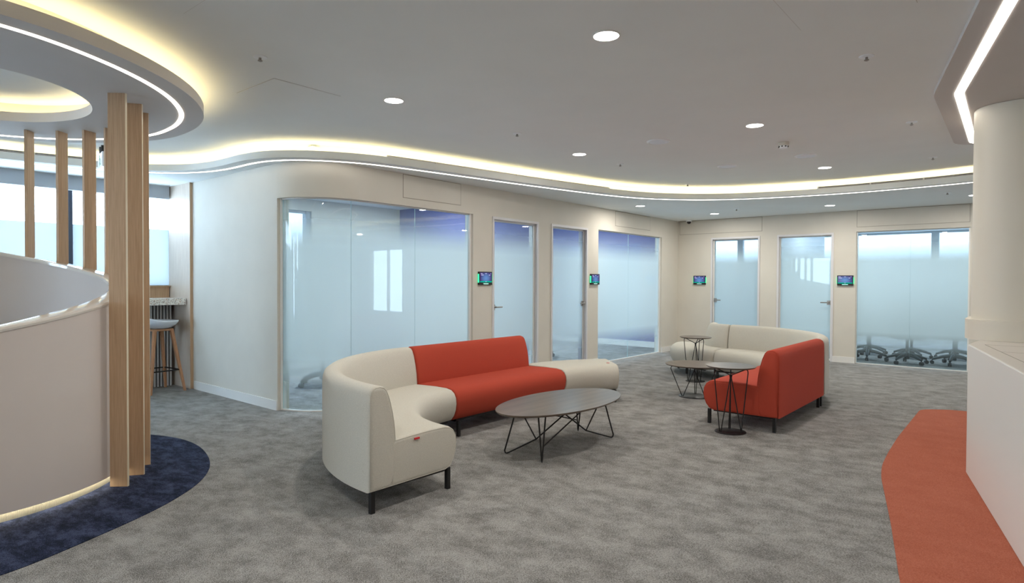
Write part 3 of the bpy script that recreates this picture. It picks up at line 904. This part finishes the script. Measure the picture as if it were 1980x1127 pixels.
def make_module(root_loc, Pf, length, n, fabric, back, label, legs, tag=None, bench=False, gap=.004):
    """Pf in world coords"""
    ox, oy = root_loc
    e = empty('sofa_module', (ox, oy, 0), 0, label, 'sofa')
    Q = lambda t, d: (Pf(t, d)[0] - ox, Pf(t, d)[1] - oy)
    sweep(BENCH if bench else SEAT, Q, length, n).build('seat', fabric, e, smooth=50)
    if back: sweep(BACK, Q, length, n).build('backrest', fabric, e, smooth=50)
    for pr in ([BENCH] if bench else ([SEAT, BACK] if back else [SEAT])):
        for t in (.0075, length - .0075):
            pp = inset(pr, .0078); pm = MB()
            pm.tube([(*Q(t, d), z) for d, z in pp], .0026, 5, True)
            pm.build('seam_piping', fabric, e, smooth=60)
    # steel frame under the upholstery
    m = MB(); k = max(6, n // 2)
    rail = [Q(.05 + (length - .10) * i / k, .07) for i in range(k + 1)]; rail2 = [Q(.05 + (length - .10) * i / k, .60) for i in range(k + 1)]
    for L in (rail, rail2): solid_strip(m, offset(L, .010), offset(L, -.010), .120, .137)
    for t in (.06, length - .06):
        a, b = Q(t, .06), Q(t, .61); L = [a, b]; solid_strip(m, offset(L, .010), offset(L, -.010), .120, .137)
    m.build('base_frame', M_black, e)
    for t, d in legs:
        x, y = Q(t, d); m = MB(); m.box(x - .0135, x + .0135, y - .0135, y + .0135, 0, .140); m.build('leg', M_black, e)
    if tag:
        t, d, z = tag; x, y = Q(t, d)
        x2, y2 = Q(t, d - .045)
        m = MB(); m.add([(x, y, z), (x2, y2, z), (x2, y2, z + .012), (x, y, z + .012)], [(0, 1, 2, 3)])
        o = m.build('brand_tag', M_tag, e); md = o.modifiers.new('t', 'SOLIDIFY'); md.thickness = .004; md.offset = 0
    return e
def arc_fn(cx, cy, Rb, a0, a1, inward=True):
    sg = -1 if inward else 1
    L = Rb * math.radians(abs(a1 - a0))
    def f(t, d):
        a = math.radians(a0 + (a1 - a0) * t / L)
        return (cx + (Rb + sg * d) * math.cos(a), cy + (Rb + sg * d) * math.sin(a))
    return f, L
# left sofa
CA = (-2.87, 3.77); RB = 1.60
f1, L1 = arc_fn(*CA, RB, 270, 180.15)
make_module((-3.9, 2.8), f1, L1, 40, M_cream, True, 'big curved cream corner sofa section with back, nearest the camera', [(.05, .05), (.05, .64), (L1 - .05, .05), (L1 / 2, .05), (L1 / 2, .62)], None)
f2 = lambda t, d: (CA[0] - RB + d, CA[1] + .003 + t)
make_module((-4.1, 4.6), f2, 1.63, 14, M_red, True, 'red straight sofa section with back, between the cream curve and cream bench', [(.05, .05), (.05, .66), (1.58, .05), (1.58, .66)])
CBn = (CA[0], CA[1] + 1.637)
f3, L3 = arc_fn(*CBn, RB, 180, 135)
make_module((-4.0, 5.9), f3, L3, 20, M_cream, False, 'backless curved cream bench section at the far end of the left sofa', [(L3 - .06, .06), (L3 - .06, .64), (.06, .05)], bench=True)
# right sofa
BX = -1.71
f4 = lambda t, d: (BX - d, 5.72 + t)
make_module((-2.0, 6.5), f4, 1.575, 14, M_red, True, 'red straight sofa section with back in the right sofa, beside the tall side table', [(.05, .05), (.05, .65), (1.53, .05), (1.53, .65)])
CC = (BX - RB, 7.30)
f5, L5 = arc_fn(*CC, RB, 0.15, 89.9)
make_module((-2.3, 8.2), f5, L5, 40, M_cream, True, 'curved cream corner section with long back in the right sofa', [(.05, .05), (.05, .64), (L5 - .06, .05), (L5 - .06, .64)])
CD = (CC[0] - .004, CC[1] + RB + .30)
f6, L6 = arc_fn(CD[0], CD[1], .30, 270, 180, False)
make_module((-3.7, 8.8), f6, L6, 22, M_cream, True, 'cream end section curving outward with a short back, behind the two far tables', [(L6 * .5, .50), (L6 - .03, .62), (L6 - .03, .05)], None)

# upholstery tags
def small_tag(parent_match, loc, d, name='fabric_tag'):
    par = [o for o in COL.objects if o.get('label', '').startswith(parent_match)][0]
    m = MB(); x, y, z = loc; x -= par.location.x; y -= par.location.y
    dx, dy = d
    m.box(min(x, x + dx) - .002, max(x, x + dx) + .002, min(y, y + dy) - .002, max(y, y + dy) + .002, z, z + .010)
    o = m.build(name, M_tag, par); o['label'] = 'small red fabric tag'
small_tag('big curved cream', (-2.866, 2.50, .385), (.004, .035))
small_tag('backless curved cream', (-3.72, 6.12, .414), (.03, .012))

# ---------------------------------------------------------------- tables
def side_table(loc, R, h, Rb, rt, rb, az, label, zn=.86, rod=.0048):
    e = empty('side_table', (loc[0], loc[1], 0), math.radians(az), label, 'side table')
    m = MB(); m.lathe([(R - .012, h - .014), (R - .002, h - .006), (R, h - .002), (R - .001, h)], n=64); m.build('tabletop', M_tabletop, e, smooth=40)
    m = MB(); m.lathe([(Rb, 0), (Rb, .006), (Rb - .003, .008)], n=48); m.build('base_plate', M_black, e, smooth=40)
    zt = h - .022
    for k in range(3):
        a = 2 * PI * k / 3; c, s = math.cos(a), math.sin(a)
        P3 = lambda r, z, off=0: (r * c - off * s, r * s + off * c, z)
        m = MB()
        m.tube([P3(rb, .008), P3(rt * .995, zt - .03), P3(rt * .98, zt - .008), P3(rt * .9, zt), P3(rt * .8, zt - .004), P3(.012, h * zn), P3(.006, h * zn - .03), P3(rb * .95, .008, .012)], rod, 8)
        m.build('wire_leg', M_black, e, smooth=60)
    m = MB(); m.lathe([(.006, h * zn - .02), (.006, h * zn + .006)], n=12); m.build('wire_joint', M_black, e)
    return e
side_table((-2.072, 5.54), .215, .60, .135, .165, .105, 111, 'tall round dark wood side table in front of the red sofa section')
side_table((-3.042, 6.98), .335, .385, .178, .29, .150, 226, 'low wide round dark wood table between the two tall side tables')
side_table((-3.50, 8.06), .210, .605, .127, .155, .10, 95, 'tall round side table farthest away, beside the cream sofa end')

e = empty('coffee_table', (-2.95, 4.16, 0), 0, 'oval dark wood coffee table with bent wire legs in front of the left sofa', 'coffee table')
m = MB(); a_, b_ = .72, .36
n = 72; zt = .372
for (s0, z0), (s1, z1) in []: pass
prof = [(-.014, zt - .018), (-.002, zt - .008), (0, zt - .003), (-.001, zt)]
vs = []; fs = []
for d, z in prof:
    for k in range(n):
        t = 2 * PI * k / n; vs.append(((b_ + d) * math.cos(t), (a_ + d) * math.sin(t), z))
for i in range(3):
    for k in range(n): fs.append((i * n + k, i * n + (k + 1) % n, (i + 1) * n + (k + 1) % n, (i + 1) * n + k))
fs.append(tuple(range(n))[::-1]); fs.append(tuple(range(3 * n, 4 * n))); m.add(vs, fs); m.build('tabletop', M_tabletop, e, smooth=40)
R_ = .0062; zu = zt - .020
for sy in (-1, 1):
    for sx in (-1, 1):
        fx, fy = sx * .190, sy * .505
        if sx * sy > 0:      # bent foot: leg, foot, low node, long brace rising to the middle
            node = (sx * .071, sy * .253, .09)
            m = MB()
            m.tube([(sx * .13, sy * .43, zu), (fx * .995, fy * .99, .03), (fx * .985, fy * .98, .012), (fx * .95, fy * .96, R_ + .001), (fx * .90, fy * .92, R_ + .006), node, (-sx * .12, -sy * .02, zu)], R_, 8)
            m.build('wire_leg', M_black, e, smooth=60)
            m = MB(); m.tube([(sx * .14, sy * .38, zu), node], R_ * .9, 8); m.build('wire_brace', M_black, e, smooth=60)
        else:                # narrow V foot with a long diagonal
            m = MB(); m.tube([(sx * .10, sy * .45, zu), (sx * .172, sy * .497, .02), (sx * .174, sy * .497, R_), (sx * .173, sy * .494, .02), (sx * .135, sy * .40, zu)], R_, 8)
            m.build('wire_leg', M_black, e, smooth=60)
            m = MB(); m.tube([(sx * .155, sy * .46, .11), (sx * .08, -sy * .40, zu)], R_ * .9, 8); m.build('wire_brace', M_black, e, smooth=60)

# ---------------------------------------------------------------- ceiling fittings
def downlight(loc, label, group, W=DOWN, tint=(1, .94, .86)):
    global DL
    if DL is None:
        DL = empty('downlight', (0, 0, 0))
        m = MB(); m.lathe([(.078, 0), (.078, -.003), (.071, -.005), (.070, -.001)], n=40); m.build('trim_ring', M_trimw, DL, smooth=40)
        m = MB(); m.lathe([(.0695, -.0008), (.0695, -.003)], n=40); m.build('diffuser', M_disc, DL)
        ld = bpy.data.lights.new('downlight_lamp', 'AREA'); ld.shape = 'DISK'; ld.size = .135; ld.energy = W; ld.color = tint
        lo = bpy.data.objects.new('lamp', ld); COL.objects.link(lo); lo.parent = DL; lo.location = (0, 0, -.006)
        o = DL
    else: o = copy_tree(DL)
    o.location = loc
    setlab(o, label, 'ceiling light', group)
    return o
DL = None
G = 'round ceiling downlights'
for (x, y), z, lab in [((-1.84, 3.00), ZC, 'round downlight nearest the camera, largest, near the top of the picture'),
                       ((-3.74, 3.05), ZC, 'round downlight to the right of the left ceiling island'),
                       ((-1.88, 5.53), ZC, 'round downlight in front of the smoke detector'),
                       ((-3.76, 5.60), ZC, 'round downlight between the two sprinklers, above the coffee table'),
                       ((-1.92, 8.08), ZC, 'round downlight beyond the round ceiling speaker, near the far cove'),
                       ((-4.78, 8.85), ZS, 'round downlight in the blue grey soffit above the two pane window'),
                       ((-4.30, 10.65), ZS, 'round downlight in the soffit near the corner camera'),
                       ((-2.44, 10.60), ZS, 'round downlight in the soffit above the far right door'),
                       ((-.62, 10.55), ZS, 'round downlight in the soffit, half hidden by the pillar')]:
    downlight((x, y, z), lab, G)
for x, y, lab in [(-1.86, .5, 'unseen downlight over the camera, just above the top edge of the picture'), (-1.86, -2.0, 'unseen downlight behind the camera, middle of its row'),
                  (.1, -2.0, 'unseen downlight behind the camera, right end of its row'), (-3.7, -2.0, 'unseen downlight behind the camera, left end of its row'),
                  (.1, .5, 'unseen downlight beside the camera near the faceted ceiling island'), (2.6, 9.6, 'unseen downlight in the soffit beyond the pillar'), (2.6, 5.5, 'unseen downlight beside the pillar, behind the counter')]:  # out of view, more of them added to brighten the foreground
    z = ZC if y < 8 else ZS
    downlight((x, y, z if not (0 < x < 4 and y == 5.5) else ZP), lab, 'added downlights out of the picture')
# unseen lamps, added to light the rooms and their frosted glass
DL0 = DL; DL = None
for x, y, lab in [(-7.1, 4.6, 'added downlight inside the room behind the curved glass, nearer its window'), (-7.1, 6.2, 'added downlight inside the room seen through the first left door'),
                  (-7.1, 8.5, 'added downlight inside the room seen through the second left door'), (-7.1, 10.3, 'added downlight inside the room behind the two pane window'),
                  (-5.4, 13.4, 'added downlight inside the room behind the far door nearest the corner'), (-2.6, 13.4, 'added downlight inside the far right room, left one'), (-1.4, 13.4, 'added downlight inside the far right room, right one')]:
    if y > 12 and x < -5: DL = None
    downlight((x, y, 2.60), lab, 'added meeting room downlights', ROOM_FILL * (.9 if y > 12 else 1.65), (.82, .94, 1.0))

proto = empty('sprinkler', (0, 0, 0))
m = MB(); m.lathe([(.042, 0), (.040, -.004), (.020, -.007)], n=24); m.build('escutcheon', M_sprink, proto, smooth=40)
m = MB(); m.lathe([(.008, -.006), (.008, -.02), (.014, -.022), (.014, -.026), (.006, -.03)], n=14); m.build('sprinkler_head', mat('dull_brass', (.35, .33, .31), .4, metal=.3), proto, smooth=40)
first = True
for (x, y), z, lab in [((-3.654, 1.939), ZC, 'sprinkler nearest the left ceiling island'),
                       ((-3.685, 4.456), ZC, 'sprinkler between the middle two left downlights'),
                       ((-3.70, 6.36), ZC, 'sprinkler right behind the downlight over the coffee table'),
                       ((-3.73, 8.27), ZC, 'sprinkler close to the warm cove above the far corner'),
                       ((-.79, 4.27), ZC, 'sprinkler beside the faceted ceiling island, nearest of three'),
                       ((-.81, 6.256), ZC, 'sprinkler middle of three on the right'),
                       ((-.854, 8.15), ZC, 'sprinkler farthest of three on the right, before the grille'),
                       ((-3.745, 10.19), ZS, 'tiny sprinkler in the soffit between two soffit downlights'),
                       ((-.884, 10.03), ZS, 'sprinkler in the soffit near the pillar')]:
    o = proto if first else copy_tree(proto); first = False
    o.location = (x, y, z); setlab(o, lab, 'sprinkler', 'ceiling sprinklers')
proto = empty('ceiling_speaker', (0, 0, 0))
m = MB(); m.lathe([(.112, 0), (.110, -.008), (.096, -.012), (.094, -.006)], n=40); m.build('speaker_rim', M_sprink, proto, smooth=40)
m = MB(); m.lathe([(.0935, -.003), (.0935, -.009), (.05, -.011), (.001, -.0115)], n=40); m.build('speaker_grille', M_speaker, proto, smooth=40)
first = True
for (x, y), lab in [((-2.817, 5.57), 'round white ceiling speaker, nearest and leftmost of three'), ((-2.786, 7.265), 'round ceiling speaker, farthest of three and middle in the picture'), ((-1.90, 7.20), 'round ceiling speaker beyond the smoke detector, rightmost of three')]:
    o = proto if first else copy_tree(proto); first = False
    o.location = (x, y, ZC); setlab(o, lab, 'speaker', 'ceiling speakers')
e = empty('smoke_detector', (-1.889, 6.375, ZC), 0, 'small cream smoke detector on the ceiling behind a downlight', 'smoke detector')
m = MB(); m.lathe([(.052, 0), (.052, -.028), (.046, -.034)], n=28); m.build('detector_base', mat('cream_plastic', (.68, .64, .55), .5), e, smooth=40)
m = MB(); m.lathe([(.040, -.034), (.042, -.045), (.036, -.058), (.018, -.064)], n=28); m.build('detector_head', M_sprink, e, smooth=40)
m = MB()
for k in range(8):
    a = 2 * PI * k / 8; m.box(.0412 * math.cos(a) - .006, .0412 * math.cos(a) + .006, .0412 * math.sin(a) - .006, .0412 * math.sin(a) + .006, -.05, -.040)
m.build('vent_opening', M_slot, e)
e = empty('security_camera', (-5.15, 11.49, ZS), 0, 'small dome security camera on the soffit in the far corner', 'camera')
m = MB(); m.lathe([(.055, 0), (.055, -.02), (.048, -.026)], n=28); m.build('camera_base', M_sprink, e, smooth=40)
m = MB(); m.lathe([(.036, -.026), (.036, -.045), (.028, -.062), (.012, -.07)], n=24); m.build('dome', M_plastic, e, smooth=40)

# exit sign
e = empty('exit_sign', (-7.305, 2.182, ZC), math.radians(170), 'hanging green and white running man exit sign with dark indicator lamp', 'exit sign')
m = MB(); m.tube([(0, 0, 0), (0, 0, -.03)], .012, 10); m.build('mount', M_black, e)
m = MB(); m.lathe([(.028, -.02), (.03, -.05), (.026, -.085)], n=20); m.build('indicator_lamp', M_plastic, e, smooth=40)
m = MB(); m.lathe([(.012, -.04), (.012, -.055)], (.022, .0, 0), n=12); m.build('red_light', emis('red_indicator', (1, .03, .05), 1.5), e)
m = MB(); m.box(-.16, .16, -.022, .022, -.235, -.085); sb = m.build('sign_box', mat('sign_white', (.85, .87, .92), .4), e, bevel=.004)
m = MB(); yq = .0228
def q(pts): 
    m.add([(x, yq, z - .16) for x, z in pts] + [(x, yq + .001, z - .16) for x, z in pts], [tuple(range(len(pts))), tuple(range(len(pts), 2 * len(pts)))[::-1]])
    m.add([(x, -yq, z - .16) for x, z in pts] + [(x, -yq - .001, z - .16) for x, z in pts], [tuple(range(len(pts)))[::-1], tuple(range(len(pts), 2 * len(pts)))])
q([(.02 + .014 * math.cos(k), .045 + .014 * math.sin(k)) for k in [i * PI / 5 for i in range(10)]])
q([(-.005, .03), (.02, .028), (.005, -.01), (-.02, -.01)])
q([(.018, .028), (.05, .01), (.055, .018), (.02, .033)]); q([(-.005, .03), (-.035, .01), (-.030, .003), (.0, .022)])
q([(.0, -.008), (.03, -.025), (.02, -.055), (.010, -.055), (.016, -.028), (-.012, -.012)]); q([(-.012, -.01), (-.03, -.035), (-.06, -.035), (-.06, -.045), (-.022, -.045), (-.002, -.012)])
m.build('running_man_symbol', mat('sign_green', (.01, .38, .25), .5), sb)

# ---------------------------------------------------------------- room booking displays
proto = None
for loc, rz, lab in [((XL, 5.90, 1.385), PI / 2, 'wall touch screen with green side lights left of the first left door'),
                     ((XL, 8.515, 1.385), PI / 2, 'wall touch screen between the second left door and the two pane window'),
                     ((-4.962, YF, 1.385), 0, 'wall touch screen on the far wall beside the corner'),
                     ((-2.415, YF, 1.385), 0, 'wall touch screen between the far right door and the far window')]:
    if proto is None:
        proto = empty('room_display', loc, rz); e = proto
        m = MB(); m.box(-.122, .122, -.030, 0, -.085, .085); m.build('housing', M_plastic, e, bevel=.003)
        m = MB(); m.box(-.110, .110, -.0312, -.0302, -.052, .074); scr = m.build('screen', M_screen, e)
        m = MB(); m.box(-.110, .110, -.0322, -.0313, -.052, -.036); m.build('status_bar', M_teal, scr)
        m = MB(); m.box(-.045, .045, -.0345, -.0305, -.074, -.066); m.build('light_bar', M_mint, e)
        m = MB()
        for x0, x1, z in ((-.098, -.065, .061), (-.012, .012, .061), (.085, .095, .061), (-.095, -.045, .042), (.055, .08, .042), (-.008, .008, -.044)): m.box(x0, x1, -.0332, -.0323, z - .0028, z + .0028)
        m.build('screen_text', M_text, scr)
        for s in (-1, 1):
            m = MB(); m.box(min(s * .1225, s * .1265), max(s * .1225, s * .1265), -.026, -.006, -.055, .055); m.build('side_light', M_green, e)
        o = proto
    else:
        o = copy_tree(proto); o.location = loc; o.rotation_euler = (0, 0, rz)
    setlab(o, lab, 'touch screen', 'room booking touch screens')

# ---------------------------------------------------------------- office chairs behind the glass
M_chair = mat('dark_teal_grey_plastic', (.02, .035, .04), .5)
M_mesh = mat('grey_chair_fabric', (.16, .19, .21), .9)
proto = None
def chair_build():
    e = empty('office_chair', (0, 0, 0))
    m = MB(); m.lathe([(.035, .075), (.04, .10), (.032, .13)], n=16)
    for k in range(5):
        a = 2 * PI * k / 5 + .2; c, s = math.cos(a), math.sin(a)
        m.tube([(.02 * c, .02 * s, .15), (.16 * c, .16 * s, .13), (.30 * c, .30 * s, .080)], [.034, .026, .018], 8)
    m.build('star_base', M_chair, e, smooth=50)
    for k in range(5):
        a = 2 * PI * k / 5 + .2; c, s = math.cos(a), math.sin(a); m = MB()
        for o_ in (-1, 1):
            cx, cy = .30 * c - s * .014 * o_, .30 * s + c * .014 * o_
            ring_ = []
            m.tube([(cx - s * -.009, cy + c * -.009, .03), (cx - s * .009, cy + c * .009, .03)], .03, 16)
        m.tube([(.30 * c, .30 * s, .03), (.30 * c, .30 * s, .075)], .008, 8)
        m.build('caster', M_plastic, e, smooth=50)
    m = MB(); m.tube([(0, 0, .12), (0, 0, .42)], .022, 12); m.build('gas_lift', M_plastic, e, smooth=50)
    m = MB(); m.prism(roundpoly([(-.24, -.24), (.24, -.24), (.24, .24), (-.24, .24)], .09, 6), .42, .49); m.build('seat', M_mesh, e, bevel=.02)
    m = MB(); m.prism(roundpoly([(-.22, .22), (.22, .22), (.20, .29), (-.20, .29)], .03, 4), .56, 1.0); m.build('backrest', M_mesh, e, bevel=.015)
    m = MB(); m.tube([(0, .10, .43), (0, .27, .47), (0, .29, .62)], .018, 8); m.build('back_support', M_chair, e, smooth=50)
    return e
spots = [(-7.0, 4.55, 40, 'office chair behind the curved glass at left'),
         (-6.75, 8.75, 120, 'office chair seen low through the second left door'),
         (-2.22, 12.45, 50, 'office chair behind the far window, leftmost of the near row'),
         (-1.60, 12.22, 20, 'office chair behind the far window, closest to the glass in the middle'),
         (-.98, 12.50, -35, 'office chair behind the far window, rightmost of the near row'),
         (-1.66, 13.20, 150, 'office chair farther inside behind the far window, middle one'),
         (-1.02, 13.45, 30, 'office chair farther inside behind the far window, right one'),
         (-2.35, 13.35, 100, 'office chair farther inside behind the far window, left one')]
for i, (x, y, a, lab) in enumerate(spots):
    if proto is None: proto = chair_build(); o = proto
    else: o = copy_tree(proto)
    o.location = (x, y, 0); o.rotation_euler = (0, 0, math.radians(a))
    setlab(o, lab, 'office chair', 'office chairs in the meeting rooms')
